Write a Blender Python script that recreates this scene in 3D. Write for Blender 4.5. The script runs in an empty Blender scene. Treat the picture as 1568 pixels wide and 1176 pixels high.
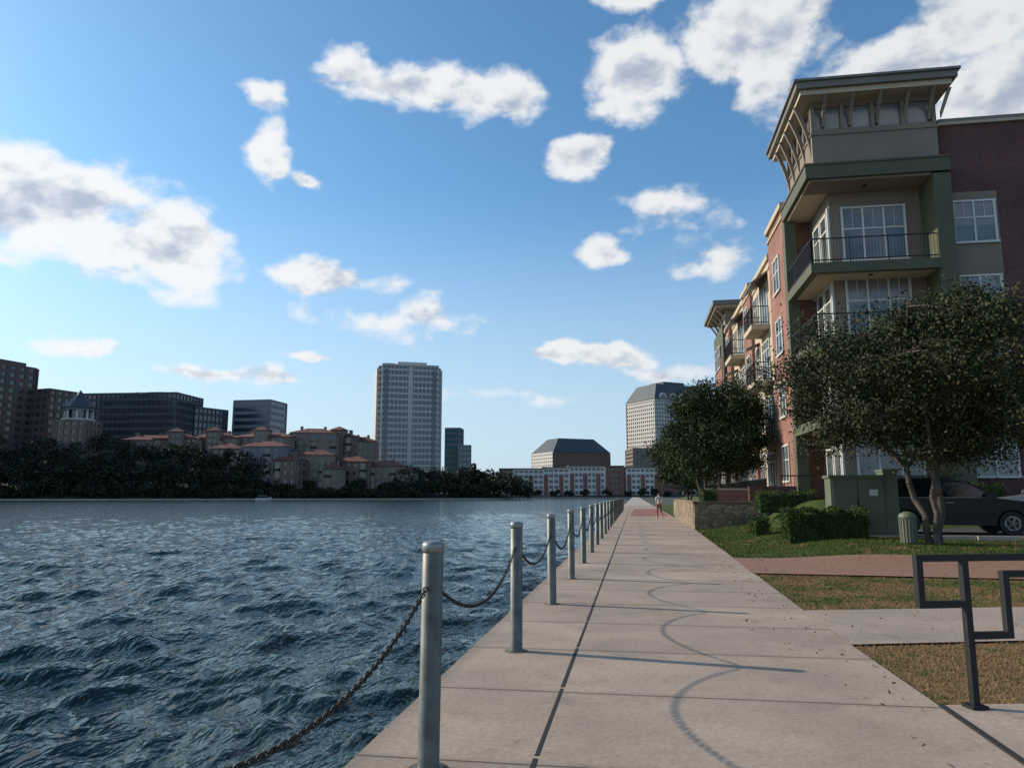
import bpy, math, random
import numpy as np
from mathutils import Vector, Matrix
random.seed(7); np.random.seed(7)
scene=bpy.context.scene
try:
    scene.view_settings.view_transform='Standard'; scene.view_settings.look='None'; scene.view_settings.exposure=0
except Exception as e: print(e)
COL=scene.collection
# ------------------------------------------------------------------ materials
def newmat(name):
    m=bpy.data.materials.new(name); m.use_nodes=True
    nt=m.node_tree; b=nt.nodes['Principled BSDF']
    return m,nt,b
def N(nt,t,**k):
    n=nt.nodes.new(t)
    for a,v in k.items(): setattr(n,a,v)
    return n
def math_n(nt,op,a,b=None,c=None,clamp=False):
    n=nt.nodes.new('ShaderNodeMath'); n.operation=op; n.use_clamp=clamp
    for i,v in enumerate((a,b,c)):
        if v is None: continue
        if isinstance(v,(int,float)): n.inputs[i].default_value=v
        else: nt.links.new(v,n.inputs[i])
    return n.outputs[0]
def mixc(nt,f,a,b,blend='MIX'):
    n=nt.nodes.new('ShaderNodeMix'); n.data_type='RGBA'; n.blend_type=blend
    for i,v in ((0,f),(6,a),(7,b)):
        if isinstance(v,(int,float)): n.inputs[i].default_value=v
        elif isinstance(v,(tuple,list)): n.inputs[i].default_value=(v[0],v[1],v[2],1)
        else: nt.links.new(v,n.inputs[i])
    return n.outputs[2]
def noise(nt,vec,scale,detail=4,rough=.55):
    n=nt.nodes.new('ShaderNodeTexNoise'); n.inputs['Scale'].default_value=scale
    n.inputs['Detail'].default_value=detail; n.inputs['Roughness'].default_value=rough
    if vec is not None: nt.links.new(vec,n.inputs['Vector'])
    return n.outputs['Fac']
def maprange(nt,v,a,b,c,d,smooth=False):
    n=nt.nodes.new('ShaderNodeMapRange')
    if smooth: n.interpolation_type='SMOOTHSTEP'
    nt.links.new(v,n.inputs[0])
    for i,x in zip((1,2,3,4),(a,b,c,d)): n.inputs[i].default_value=x
    return n.outputs[0]
def geo(nt): return nt.nodes.new('ShaderNodeNewGeometry').outputs['Position']
def bump(nt,b,h,strength,dist):
    n=nt.nodes.new('ShaderNodeBump'); n.inputs['Strength'].default_value=strength; n.inputs['Distance'].default_value=dist
    nt.links.new(h,n.inputs['Height']); nt.links.new(n.outputs[0],b.inputs['Normal'])
def simple(name,col,rough=.7,var=.25,scale=1.0,metal=0,bmp=0,spec=.5):
    m,nt,b=newmat(name); P=geo(nt)
    f=noise(nt,P,scale,4)
    f=maprange(nt,f,.3,.7,0,1)
    lo=tuple(c*(1-var) for c in col); hi=tuple(min(1,c*(1+var)) for c in col)
    nt.links.new(mixc(nt,f,lo,hi),b.inputs['Base Color'])
    b.inputs['Roughness'].default_value=rough; b.inputs['Metallic'].default_value=metal
    b.inputs['Specular IOR Level'].default_value=spec
    if bmp: bump(nt,b,noise(nt,P,scale*12,3),.5,bmp)
    return m
def brickmat(name,c1,c2,mortar,bw=.22,bh=.075):
    m,nt,b=newmat(name); P=geo(nt)
    s=N(nt,'ShaderNodeSeparateXYZ'); nt.links.new(P,s.inputs[0])
    c=N(nt,'ShaderNodeCombineXYZ'); nt.links.new(math_n(nt,'ADD',s.outputs[0],s.outputs[1]),c.inputs[0]); nt.links.new(s.outputs[2],c.inputs[1])
    t=N(nt,'ShaderNodeTexBrick'); nt.links.new(c.outputs[0],t.inputs['Vector'])
    t.inputs['Color1'].default_value=(*c1,1); t.inputs['Color2'].default_value=(*c2,1); t.inputs['Mortar'].default_value=(*mortar,1)
    t.inputs['Scale'].default_value=1; t.inputs['Brick Width'].default_value=bw; t.inputs['Row Height'].default_value=bh; t.inputs['Mortar Size'].default_value=.008
    f=maprange(nt,noise(nt,P,.7,5),.3,.7,.75,1.2)
    nt.links.new(mixc(nt,1.0,t.outputs[0],f,'MULTIPLY'),b.inputs['Base Color'])
    b.inputs['Roughness'].default_value=.85
    return m
M={}
M['brick']=brickmat('red_brick',(.115,.036,.030),(.08,.026,.022),(.12,.09,.08))
M['brick2']=brickmat('orange_brick',(.28,.11,.078),(.20,.075,.052),(.24,.18,.15))
M['cream']=simple('cream_stucco',(.44,.365,.265),.9,.08,.5,bmp=.003)
M['taupe']=simple('taupe_stucco',(.205,.168,.13),.9,.10,.5,bmp=.003)
M['green']=simple('green_trim',(.078,.082,.048),.7,.12,.8)
M['trimw']=simple('white_trim',(.56,.55,.52),.6,.05,1)
M['roofmetal']=simple('roof_metal',(.15,.138,.12),.5,.15,.8)
M['black']=simple('black_metal',(.010,.011,.012),.5,.3,4,spec=.35)
def glassmat(name,ca,cb,rough=.06,sc=.9):
    m,nt,b=newmat(name); P=geo(nt)
    f=noise(nt,P,sc*.8,2)
    nt.links.new(mixc(nt,maprange(nt,f,.35,.65,0,1),ca,cb),b.inputs['Base Color'])
    b.inputs['Roughness'].default_value=rough; b.inputs['Specular IOR Level'].default_value=.9
    return m
M['glass']=glassmat('window_glass',(.035,.055,.065),(.13,.15,.15))
M['blind']=glassmat('blind_behind_glass',(.13,.13,.135),(.20,.19,.19),.2)
M['dglass']=glassmat('office_glass',(.02,.027,.035),(.045,.055,.07),.14,.05)
M['carglass']=simple('car_glass',(.006,.008,.009),.08,.1,1)
M['tglass']=glassmat('teal_glass',(.02,.10,.11),(.04,.15,.15),.1,.05)
M['offw']=simple('office_concrete',(.48,.45,.41),.8,.06,.05)
M['whiter']=simple('white_render',(.66,.62,.56),.85,.06,.1)
M['offgrey']=simple('office_grey_stone',(.165,.175,.19),.8,.08,.05)
M['offbrown']=simple('brown_stone',(.12,.078,.07),.8,.1,.05)
M['beige']=simple('beige_render',(.215,.17,.14),.9,.18,.09)
M['pinkb']=simple('pinkish_render',(.175,.125,.108),.9,.18,.09)
M['tile']=simple('terracotta_tile',(.145,.052,.038),.85,.35,.5)
M['slate']=simple('slate_roof',(.05,.062,.07),.6,.15,.1)
M['steel']=simple('galvanised_steel',(.115,.122,.11),.5,.35,7,metal=.4)
M['cap']=simple('steel_cap',(.24,.245,.235),.4,.2,9,metal=.5)
M['chain']=simple('chain_metal',(.035,.031,.028),.6,.4,20,metal=.6)
M['rust']=simple('rust_stain',(.12,.075,.05),.9,.35,12)
M['bark']=simple('bark',(.085,.068,.055),.95,.4,6,bmp=.01)
def leafm(name,c,v=.4):
    m,nt,b=newmat(name); P=geo(nt)
    f=maprange(nt,noise(nt,P,2.2,3),.3,.7,0,1)
    nt.links.new(mixc(nt,f,tuple(x*(1-v) for x in c),tuple(x*(1+v) for x in c)),b.inputs['Base Color'])
    b.inputs['Roughness'].default_value=.7; b.inputs['Specular IOR Level'].default_value=.15
    return m
M['leafA']=leafm('leaf_olive',(.046,.054,.022)); M['leafB']=leafm('leaf_dark',(.024,.034,.015)); M['leafC']=leafm('leaf_brown',(.085,.062,.03))
M['leafD']=leafm('leaf_green',(.036,.058,.018)); M['hedge']=leafm('hedge_leaf',(.055,.092,.02)); M['hedge2']=leafm('hedge_leaf_dark',(.025,.045,.012))
M['farA']=leafm('far_leaf',(.038,.046,.025)); M['farB']=leafm('far_leaf_dark',(.022,.029,.018)); M['farC']=leafm('far_leaf_autumn',(.065,.045,.027))
M['dryleaf']=leafm('dry_leaf',(.16,.09,.045))
M['tbox']=simple('utility_green_paint',(.10,.12,.075),.55,.12,2)
# concrete
def concrete(name,base,joints=True,period=1.6,phase=.35):
    m,nt,b=newmat(name); P=geo(nt)
    s=N(nt,'ShaderNodeSeparateXYZ'); nt.links.new(P,s.inputs[0])
    f1=maprange(nt,noise(nt,P,.55,6,.68),.3,.7,.72,1.2)
    f2=maprange(nt,noise(nt,P,26,4,.7),.3,.7,.78,1.18)
    v=N(nt,'ShaderNodeTexVoronoi'); v.inputs['Scale'].default_value=95; nt.links.new(P,v.inputs['Vector'])
    f3=maprange(nt,v.outputs['Distance'],.05,.28,.62,1.0)
    c=mixc(nt,1,base,f1,'MULTIPLY'); c=mixc(nt,1,c,f2,'MULTIPLY'); c=mixc(nt,1,c,f3,'MULTIPLY')
    st=maprange(nt,noise(nt,P,2.1,6,.75),.55,.72,1,.68); c=mixc(nt,1,c,st,'MULTIPLY')
    vs_=N(nt,'ShaderNodeTexVoronoi'); vs_.inputs['Scale'].default_value=2.6; nt.links.new(P,vs_.inputs['Vector'])
    c=mixc(nt,maprange(nt,vs_.outputs['Distance'],.03,.055,.55,0),c,tuple(x*.3 for x in base))
    if joints:
        yy=math_n(nt,'ADD',s.outputs[1],phase)
        side=math_n(nt,'GREATER_THAN',s.outputs[0],-.6)
        cell=math_n(nt,'FLOOR',math_n(nt,'DIVIDE',yy,period))
        w=N(nt,'ShaderNodeTexWhiteNoise',noise_dimensions='2D')
        cc=N(nt,'ShaderNodeCombineXYZ'); nt.links.new(cell,cc.inputs[0]); nt.links.new(side,cc.inputs[1]); nt.links.new(cc.outputs[0],w.inputs['Vector'])
        c=mixc(nt,1,c,maprange(nt,w.outputs['Value'],0,1,.86,1.08),'MULTIPLY')
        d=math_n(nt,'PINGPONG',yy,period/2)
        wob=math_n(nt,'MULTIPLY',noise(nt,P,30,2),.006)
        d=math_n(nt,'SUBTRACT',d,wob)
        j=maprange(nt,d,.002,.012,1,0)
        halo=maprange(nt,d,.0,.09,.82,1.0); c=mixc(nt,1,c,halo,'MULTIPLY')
        # damp dark edge by the water
        c=mixc(nt,1,c,maprange(nt,s.outputs[0],-1.64,-1.5,.72,1),'MULTIPLY')
        c=mixc(nt,j,c,tuple(x*.18 for x in base))
        h=math_n(nt,'SUBTRACT',math_n(nt,'MULTIPLY',f2,.25),j)
    else: h=f2
    nt.links.new(c,b.inputs['Base Color']); b.inputs['Roughness'].default_value=.88
    bump(nt,b,h,.35,.006)
    return m
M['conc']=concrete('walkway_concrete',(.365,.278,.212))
M['conc2']=concrete('side_path_concrete',(.345,.265,.205),False)
M['gravel']=simple('red_gravel',(.235,.125,.08),.95,.35,14,bmp=.01)
M['asphalt']=simple('asphalt',(.05,.05,.052),.9,.2,4,bmp=.005)
M['jointm']=simple('joint_filler',(.015,.014,.012),.9,.4,20)
M['paver']=simple('brick_paving',(.26,.10,.075),.9,.2,3)
M['earth']=simple('shore_earth',(.04,.045,.03),.95,.3,.1)
M['seaw']=simple('seawall_concrete',(.36,.31,.26),.9,.2,.6)
# stone wall
m,nt,b=newmat('stone_wall_mat'); P=geo(nt)
mp=N(nt,'ShaderNodeMapping'); mp.inputs['Scale'].default_value=(2.2,2.2,4.6); nt.links.new(P,mp.inputs[0])
v=N(nt,'ShaderNodeTexVoronoi'); nt.links.new(mp.outputs[0],v.inputs['Vector']); v.inputs['Scale'].default_value=1
v2=N(nt,'ShaderNodeTexVoronoi',feature='DISTANCE_TO_EDGE'); nt.links.new(mp.outputs[0],v2.inputs['Vector']); v2.inputs['Scale'].default_value=1
sv=N(nt,'ShaderNodeSeparateColor'); nt.links.new(v.outputs['Color'],sv.inputs[0])
c=mixc(nt,sv.outputs[0],(.14,.10,.062),(.30,.225,.145)); c=mixc(nt,1,c,maprange(nt,noise(nt,P,9,4),.3,.7,.75,1.15),'MULTIPLY')
c=mixc(nt,maprange(nt,v2.outputs[0],.015,.045,1,0),c,(.09,.07,.05))
nt.links.new(c,b.inputs['Base Color']); b.inputs['Roughness'].default_value=.9; bump(nt,b,maprange(nt,v2.outputs[0],0,.12,0,1),.7,.03); M['stone']=m
# grass
def grassmat(name,boost=1.0):
    m,nt,b=newmat(name); P=geo(nt)
    s=N(nt,'ShaderNodeSeparateXYZ'); nt.links.new(P,s.inputs[0])
    big=noise(nt,P,.8,5,.7); fine=noise(nt,P,9,4,.7)
    ydry=maprange(nt,s.outputs[1],15,20,.07,-.08)
    y2=maprange(nt,s.outputs[1],8.2,11,.06,0)
    t=math_n(nt,'ADD',math_n(nt,'ADD',big,ydry),y2); t=math_n(nt,'ADD',t,math_n(nt,'MULTIPLY',math_n(nt,'SUBTRACT',fine,.5),.7))
    f=maprange(nt,t,.47,.63,0,1)
    g=mixc(nt,fine,(.033*boost,.058*boost,.014*boost),(.08*boost,.115*boost,.028*boost))
    d=mixc(nt,fine,(.13*boost,.08*boost,.038*boost),(.30*boost,.19*boost,.095*boost))
    nt.links.new(mixc(nt,f,g,d),b.inputs['Base Color']); b.inputs['Roughness'].default_value=.85; b.inputs['Specular IOR Level'].default_value=.12
    bump(nt,b,noise(nt,P,40,3),.8,.03)
    return m
M['grass']=grassmat('lawn_grass',.9); M['blade']=grassmat('grass_blade',1.2)
# water
m,nt,b=newmat('lake_water'); P=geo(nt)
b.inputs['Roughness'].default_value=.08; b.inputs['IOR'].default_value=1.33; b.inputs['Specular IOR Level'].default_value=.42
mp=N(nt,'ShaderNodeMapping'); mp.inputs['Rotation'].default_value=(0,0,math.radians(28)); mp.inputs['Scale'].default_value=(1.9,.85,1); nt.links.new(P,mp.inputs[0])
h1=noise(nt,mp.outputs[0],1.1,4,.55); h2=noise(nt,mp.outputs[0],4.6,2,.5)
h=math_n(nt,'ADD',math_n(nt,'MULTIPLY',h1,.8),math_n(nt,'MULTIPLY',h2,.12))
bump(nt,b,h,1.0,.32)
nt.links.new(mixc(nt,maprange(nt,noise(nt,P,.35,3),.35,.65,0,1),(.010,.026,.026),(.022,.042,.034)),b.inputs['Base Color'])
M['water']=m
# ------------------------------------------------------------------ mesh helpers
class MB:
    def __init__(s): s.v=[];s.f=[];s.m=[];s.mats=[]
    def mi(s,mat):
        if mat not in s.mats: s.mats.append(mat)
        return s.mats.index(mat)
    def box(s,mat,x0,x1,y0,y1,z0,z1):
        i=len(s.v); k=s.mi(mat)
        s.v+=[(x0,y0,z0),(x1,y0,z0),(x1,y1,z0),(x0,y1,z0),(x0,y0,z1),(x1,y0,z1),(x1,y1,z1),(x0,y1,z1)]
        s.f+=[(i,i+3,i+2,i+1),(i+4,i+5,i+6,i+7),(i,i+1,i+5,i+4),(i+1,i+2,i+6,i+5),(i+2,i+3,i+7,i+6),(i+3,i,i+4,i+7)]; s.m+=[k]*6
    def ext(s,mat,poly,axis,a0,a1):
        i=len(s.v); n=len(poly); k=s.mi(mat)
        def p(q,a):
            return {'x':(a,q[0],q[1]),'y':(q[0],a,q[1]),'z':(q[0],q[1],a)}[axis]
        s.v+=[p(q,a0) for q in poly]+[p(q,a1) for q in poly]
        s.f.append(tuple(range(i+n-1,i-1,-1))); s.f.append(tuple(range(i+n,i+2*n)))
        for j in range(n):
            jj=(j+1)%n; s.f.append((i+j,i+jj,i+n+jj,i+n+j))
        s.m+=[k]*(n+2)
    def poly(s,mat,vs,fs):
        i=len(s.v);k=s.mi(mat); s.v+=[tuple(a) for a in vs]; s.f+=[tuple(i+q for q in f) for f in fs]; s.m+=[k]*len(fs)
    def tube(s,mat,p0,p1,r0,r1,n=7,cap=True):
        p0=Vector(p0);p1=Vector(p1); d=(p1-p0)
        if d.length<1e-6:return
        d.normalize(); a=d.orthogonal().normalized(); bb=d.cross(a); i=len(s.v);k=s.mi(mat)
        for P_,r in((p0,r0),(p1,r1)):
            for j in range(n):
                t=2*math.pi*j/n; s.v.append(tuple(P_+a*math.cos(t)*r+bb*math.sin(t)*r))
        for j in range(n):
            jj=(j+1)%n; s.f.append((i+j,i+jj,i+n+jj,i+n+j)); s.m.append(k)
        if cap:
            s.f.append(tuple(range(i+n-1,i-1,-1)));s.f.append(tuple(range(i+n,i+2*n)));s.m+=[k,k]
    def lathe(s,mat,prof,n=24,c=(0,0)):
        i=len(s.v);k=s.mi(mat)
        for r,z in prof:
            for j in range(n):
                t=2*math.pi*j/n; s.v.append((c[0]+r*math.cos(t),c[1]+r*math.sin(t),z))
        for a in range(len(prof)-1):
            for j in range(n):
                jj=(j+1)%n; s.f.append((i+a*n+j,i+a*n+jj,i+(a+1)*n+jj,i+(a+1)*n+j)); s.m.append(k)
    def make(s,name,parent=None,smooth=False,loc=(0,0,0),fix=True):
        me=bpy.data.meshes.new(name); me.from_pydata(s.v,[],s.f)
        for mt in s.mats: me.materials.append(M[mt] if isinstance(mt,str) else mt)
        me.polygons.foreach_set('material_index',s.m)
        if smooth: me.polygons.foreach_set('use_smooth',[True]*len(s.f))
        me.update()
        if fix:
            import bmesh
            bm=bmesh.new(); bm.from_mesh(me); bmesh.ops.recalc_face_normals(bm,faces=bm.faces); bm.to_mesh(me); bm.free()
        o=bpy.data.objects.new(name,me); COL.objects.link(o); o.location=loc
        if parent: o.parent=parent
        return o
def empty(name,loc=(0,0,0),rz=0):
    e=bpy.data.objects.new(name,None); COL.objects.link(e); e.location=loc; e.rotation_euler=(0,0,rz); e.empty_display_size=.5
    return e
class Bld:
    def __init__(s,name,loc=(0,0,0),rz=0): s.e=empty(name,loc,rz); s.p={}
    def __getitem__(s,k):
        if k not in s.p: s.p[k]=MB()
        return s.p[k]
    def done(s):
        for k,mb in s.p.items(): mb.make(k,s.e)
        return s.e
def np_mesh(name,verts,quads,mats,midx=None,smooth=False,parent=None,tri=False):
    n=3 if tri else 4
    me=bpy.data.meshes.new(name); me.vertices.add(len(verts)); me.vertices.foreach_set('co',verts.astype(np.float32).ravel())
    me.loops.add(quads.size); me.loops.foreach_set('vertex_index',quads.astype(np.int32).ravel())
    me.polygons.add(len(quads)); me.polygons.foreach_set('loop_start',np.arange(0,quads.size,n,dtype=np.int32))
    me.polygons.foreach_set('loop_total',np.full(len(quads),n,dtype=np.int32))
    for mt in mats: me.materials.append(M[mt])
    if midx is not None: me.polygons.foreach_set('material_index',midx.astype(np.int32))
    if smooth: me.polygons.foreach_set('use_smooth',np.ones(len(quads),dtype=bool))
    me.update(calc_edges=True); me.validate()
    o=bpy.data.objects.new(name,me); COL.objects.link(o)
    if parent: o.parent=parent
    return o
def leaves(name,C,size,mats,probs,parent=None,aspect=.5,up=0.0):
    n=len(C); d=np.random.normal(size=(n,3)); d/=np.linalg.norm(d,axis=1)[:,None]
    e=np.random.normal(size=(n,3)); e[:,2]+=up; e-=d*np.sum(e*d,axis=1)[:,None]; e/=np.linalg.norm(e,axis=1)[:,None]
    s=size*np.random.uniform(.6,1.35,n)[:,None]
    V=np.stack([C-d*s*.5,C+e*s*aspect*.5,C+d*s*.5,C-e*s*aspect*.5],1).reshape(-1,3)
    Q=np.arange(4*n).reshape(n,4)
    mi=np.random.choice(len(mats),n,p=probs)
    return np_mesh(name,V,Q,mats,mi,parent=parent)
# ------------------------------------------------------------------ terrain
def sm(t):
    t=max(0,min(1,t)); return t*t*(3-2*t)
def gz(x,y):
    z=-.015+.315*sm((x-2.8)/3)*sm((y-17)/4)
    z+=1.0*sm((x-5)/2.2)*sm((y-27.2)/4)
    return z
def sheet(name,mat,quad,nu,nv,dz):
    (a,b_,c_,d_)=[np.array(q,float) for q in quad]
    V=[];F=[]
    for j in range(nv+1):
        for i in range(nu+1):
            u=i/nu;v=j/nv; p=(a*(1-u)+b_*u)*(1-v)+(d_*(1-u)+c_*u)*v
            V.append((p[0],p[1],gz(p[0],p[1])+dz))
    for j in range(nv):
        for i in range(nu):
            k=j*(nu+1)+i; F.append((k,k+1,k+nu+2,k+nu+1))
    mb=MB(); mb.poly(mat,V,F); return mb.make(name,smooth=True)
sheet('lawn','grass',[(2.0,-8),(60,-8),(60,110),(2.0,110)],150,260,0)
mb=MB(); mb.poly('earth',[(-1.6,-60,-.1),(2500,-60,-.1),(2500,2500,-.1),(-1.6,2500,-.1)],[(0,1,2,3)]); mb.make('ground')
# walkway
mb=MB(); R_=[(2.13,-30),(2.13,9),(2.32,19),(2.6,35),(2.62,110)]
mb.ext('conc',[(-1.64,-30)]+R_+[(-1.64,110)],'z',-1.6,0); mb.make('concrete_walkway')
mb=MB(); mb.box('seaw',-1.66,-1.655,-30,110,-2,-.25); mb.box('seaw',-1.64,2.6,110,900,-2,-.005); mb.make('seawall')
mb=MB(); 
y=-5
while y<108:
    w=.011+random.random()*.006; mb.box('jointm',-.6-w,-.6+w,y,y+1.55,-.01,.0035); y+=1.6
mb.make('walkway_expansion_joint')
sheet('side_path','conc2',[(2.12,8.35),(9.5,10.4),(9.5,12.6),(2.14,10.65)],20,6,.021)
sheet('entrance_pad','conc2',[(2.12,-2),(9.5,-2),(9.5,7.7),(2.12,6.1)],12,6,.022)
sheet('gravel_path','gravel',[(2.2,15.4),(14,14.6),(14,18.4),(2.3,19)],40,14,.03)
sheet('parking_area','asphalt',[(7.9,22.2),(30,20.5),(30,31),(6.9,27.2)],40,20,.03)
sheet('brick_paving','paver',[(-.4,56),(2.4,56),(2.5,84),(-.1,84)],4,4,.02)
mb=MB(); mb.box('jointm',2.12,2.16,-2,6.1,-.01,.012); mb.make('pavement_edge_shadow_line')  # dark strip standing in for the shadow line along the pad's left edge
mb=MB()
for i in range(20):
    a=(7.85+i*1.1,22.15-i*.085); mb.box('seaw',a[0],a[0]+1.085,a[1]-.1,a[1]+.06,gz(*a)-.05,gz(*a)+.12)
mb.make('parking_kerb')
# grass blades
def blades(name,x0,x1,y0,y1,n,h,w,excl=None):
    X=np.random.uniform(x0,x1,n);Y=np.random.uniform(y0,y1,n)
    if excl is not None:
        k=~excl(X,Y); X=X[k];Y=Y[k]
    n=len(X); Z=np.array([gz(a,b) for a,b in zip(X,Y)])
    t=np.random.uniform(0,6.28,n); hh=h*np.random.uniform(.4,1.2,n); ln=np.random.normal(0,.7,(n,2))*hh[:,None]
    V=np.zeros((n,3,3)); V[:,0]=np.stack([X-w*np.cos(t),Y-w*np.sin(t),Z-.005],1); V[:,1]=np.stack([X+w*np.cos(t),Y+w*np.sin(t),Z-.005],1)
    V[:,2]=np.stack([X+ln[:,0],Y+ln[:,1],Z+hh],1)
    return np_mesh(name,V.reshape(-1,3),np.arange(3*n).reshape(n,3),['blade'],tri=True)
def ex1(X,Y):
    a=(Y>8.35+(X-2.12)*.278-.02)&(Y<10.65+(X-2.14)*.265+.03); b=Y<6.1+(X-2.12)*.217+.02
    edge=X<2.15+np.clip((Y-9)*.019,0,1)+np.random.uniform(-.07,.03,len(X))
    c=Y>15.4-(X-2.2)*.068; return a|b|c|edge
blades('grass',2.06,9,6,15.6,95000,.028,.005,ex1)
def ex2(X,Y):
    edge=X<2.32+np.clip((Y-19)*.0175,0,1)+np.random.uniform(-.05,.03,len(X))
    b=Y<19-(X-2.3)*.052; c=(X>7.9-(Y-22.2)*.2)&(Y>22.1-(X-7.75)*.077); return edge|b|c
blades('grass',2.3,11,18,34.9,70000,.05,.010,ex2)
n=420; X=np.concatenate([2.05-np.abs(np.random.normal(0,.3,150)),np.random.uniform(2.2,7,270)]); Y=np.random.uniform(3,22,n)
leaves('fallen_leaves',np.stack([X,Y,np.array([max(gz(a,b_),0)+.03 if a>2.1 else .008 for a,b_ in zip(X,Y)])],1),.038,['dryleaf','leafC'],[.6,.4])
# ------------------------------------------------------------------ water
def axis(start,step,g,end):
    a=[0.0];d=step
    while a[-1]<end: a.append(a[-1]+d); d*=(1+g)
    return np.array(a)
ax=axis(0,.055,.007,2200); ay=axis(0,.055,.007,2200)
XX=-1.655-ax; YY=1.8+ay; YY=np.concatenate([[-60,-30,-10,-3,0],YY])
sx=np.gradient(ax); sy=np.concatenate([[9]*5,np.gradient(ay)])
GX,GY=np.meshgrid(XX,YY); SP=np.maximum(*np.meshgrid(sx,sy))
Z=np.zeros_like(GX); rs=np.random.RandomState(3)
wx=GX+.25*np.sin(GY*.9+1)+.15*np.sin(GY*2.1+GX*.7); wy=GY+.25*np.sin(GX*.8)+.15*np.sin(GX*1.9-GY*.6)
for i in range(60):
    lam=.24*(2.7/.24)**rs.rand(); k=2*math.pi/lam; th=math.radians(-36+rs.normal()*32); ph=rs.rand()*6.28
    amp=.0068*lam**.82*(.6+.8*rs.rand())
    att=np.clip((lam/SP-2.4)/2.3,0,1)
    arg=k*(wx*math.cos(th)+wy*math.sin(th))+ph
    s_=np.sin(arg); Z+=att*amp*(s_+.3*np.cos(2*arg))
Z=np.where(Z>0,Z*1.25,Z*.85)
ny,nx=GX.shape; V=np.stack([GX,GY,Z-.85],-1).reshape(-1,3)
idx=np.arange(ny*nx).reshape(ny,nx); Q=np.stack([idx[:-1,:-1],idx[1:,:-1],idx[1:,1:],idx[:-1,1:]],-1).reshape(-1,4)
np_mesh('lake_water',V,Q,['water'],smooth=True)
# ------------------------------------------------------------------ posts + chains
PX=-1.17; PY0=1.08; PS=3.22
mb=MB()
mb.lathe('rust',[(.115,.002),(.095,.004),(.085,.006)],20)
mb.lathe('steel',[(.0,0),(.085,0),(.085,.012),(.062,.016),(.0605,.02),(.0605,1.165),(.0575,1.168),(.0575,1.176),(.062,1.179)],28)
mb.lathe('cap',[(.062,1.179),(.064,1.182),(.064,1.215),(.060,1.226),(.045,1.236),(.02,1.241),(0.0,1.242)],28)
for sgn in(-1,1):
    mb.tube('steel',(0,sgn*.055,.985),(0,sgn*.085,.985),.011,.011,8)
post_me=mb.make('chain_post',smooth=False,loc=(PX,PY0,0))
for p in post_me.data.polygons:
    p.use_smooth = len(p.vertices)==4 and abs(p.normal.z)<.9
nposts=24
for i in range(1,nposts):
    o=bpy.data.objects.new('chain_post',post_me.data); COL.objects.link(o); o.location=(PX+random.uniform(-.01,.01),PY0+PS*i,0)
    o.rotation_euler=(random.uniform(-.008,.008),random.uniform(-.008,.008),random.uniform(0,.05))
mb=MB(); span=PS-.17; sag=.31; pts=[]
def cz(s): return -4*sag*s*(1-s)
L=0;S=[0];Pn=[(0,0)]
for i in range(1,401):
    s=i/400; p=(s*span,cz(s)); L+=math.hypot(p[0]-Pn[-1][0],p[1]-Pn[-1][1]); S.append(L);Pn.append(p)
pitch=.036; nl=int(L/pitch)
for q in range(nl):
    l=(q+.5)*L/nl; j=np.searchsorted(S,l); a=Pn[j-1];bb=Pn[min(j,400)]
    ang=math.atan2(bb[1]-a[1],bb[0]-a[0]); c=Vector((0,a[0],a[1]))
    R3=Matrix.Rotation(ang,3,'X')@Matrix.Rotation(math.pi/2*(q%2)+.35,3,'Y')
    i0=len(mb.v);k=mb.mi('chain'); nM,nm=10,5
    for u in range(nM):
        t=2*math.pi*u/nM; cx=math.cos(t)*.0125; cy=math.sin(t)*.0125+(.0115 if math.sin(t)>0.01 else (-.0115 if math.sin(t)<-.01 else 0))
        nrm=Vector((math.cos(t),math.sin(t),0))
        for w in range(nm):
            f=2*math.pi*w/nm; p=Vector((cx,cy,0))+nrm*math.cos(f)*.0042+Vector((0,0,1))*math.sin(f)*.0042
            mb.v.append(tuple(c+R3@p))
    for u in range(nM):
        for w in range(nm):
            uu=(u+1)%nM;ww=(w+1)%nm; mb.f.append((i0+u*nm+w,i0+uu*nm+w,i0+uu*nm+ww,i0+u*nm+ww)); mb.m.append(k)
ch=mb.make('chain',smooth=True,loc=(PX,PY0+.085,.985),fix=False)
for i in range(1,nposts-1):
    o=bpy.data.objects.new('chain',ch.data); COL.objects.link(o); o.location=(PX,PY0+.085+PS*i,.985); o.scale=(1,1,random.uniform(.88,1.12))
# ------------------------------------------------------------------ handrail
H=empty('handrail',(2.35,6.06,0),math.radians(17)); mb=MB(); t=.022
def bar(p0,p1,w=.024):
    x0,x1=sorted((p0[0],p1[0]));y0,y1=sorted((p0[1],p1[1]));z0,z1=sorted((p0[2],p1[2]))
    mb.box('black',x0-w,x1+w,y0-w,y1+w,z0-w,z1+w)
bar((0,0,0),(0,0,1.0)); bar((-.36,0,1.048),(2.9,0,1.048)); bar((-.36,0,.77),(-.36,0,1.0)); bar((-.36,0,.722),(-.048,0,.722))
bar((.048,0,.50),(.27,0,.50)); bar((.318,0,.50),(.318,0,.88)); bar((.318,0,.928),(2.9,0,.928)); bar((1.5,0,0),(1.5,0,.88)); bar((2.9,0,0),(2.9,0,.88))
mb.box('black',-.06,.06,-.06,.06,0.004,.03)
mb.make('rails',H)
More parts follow.
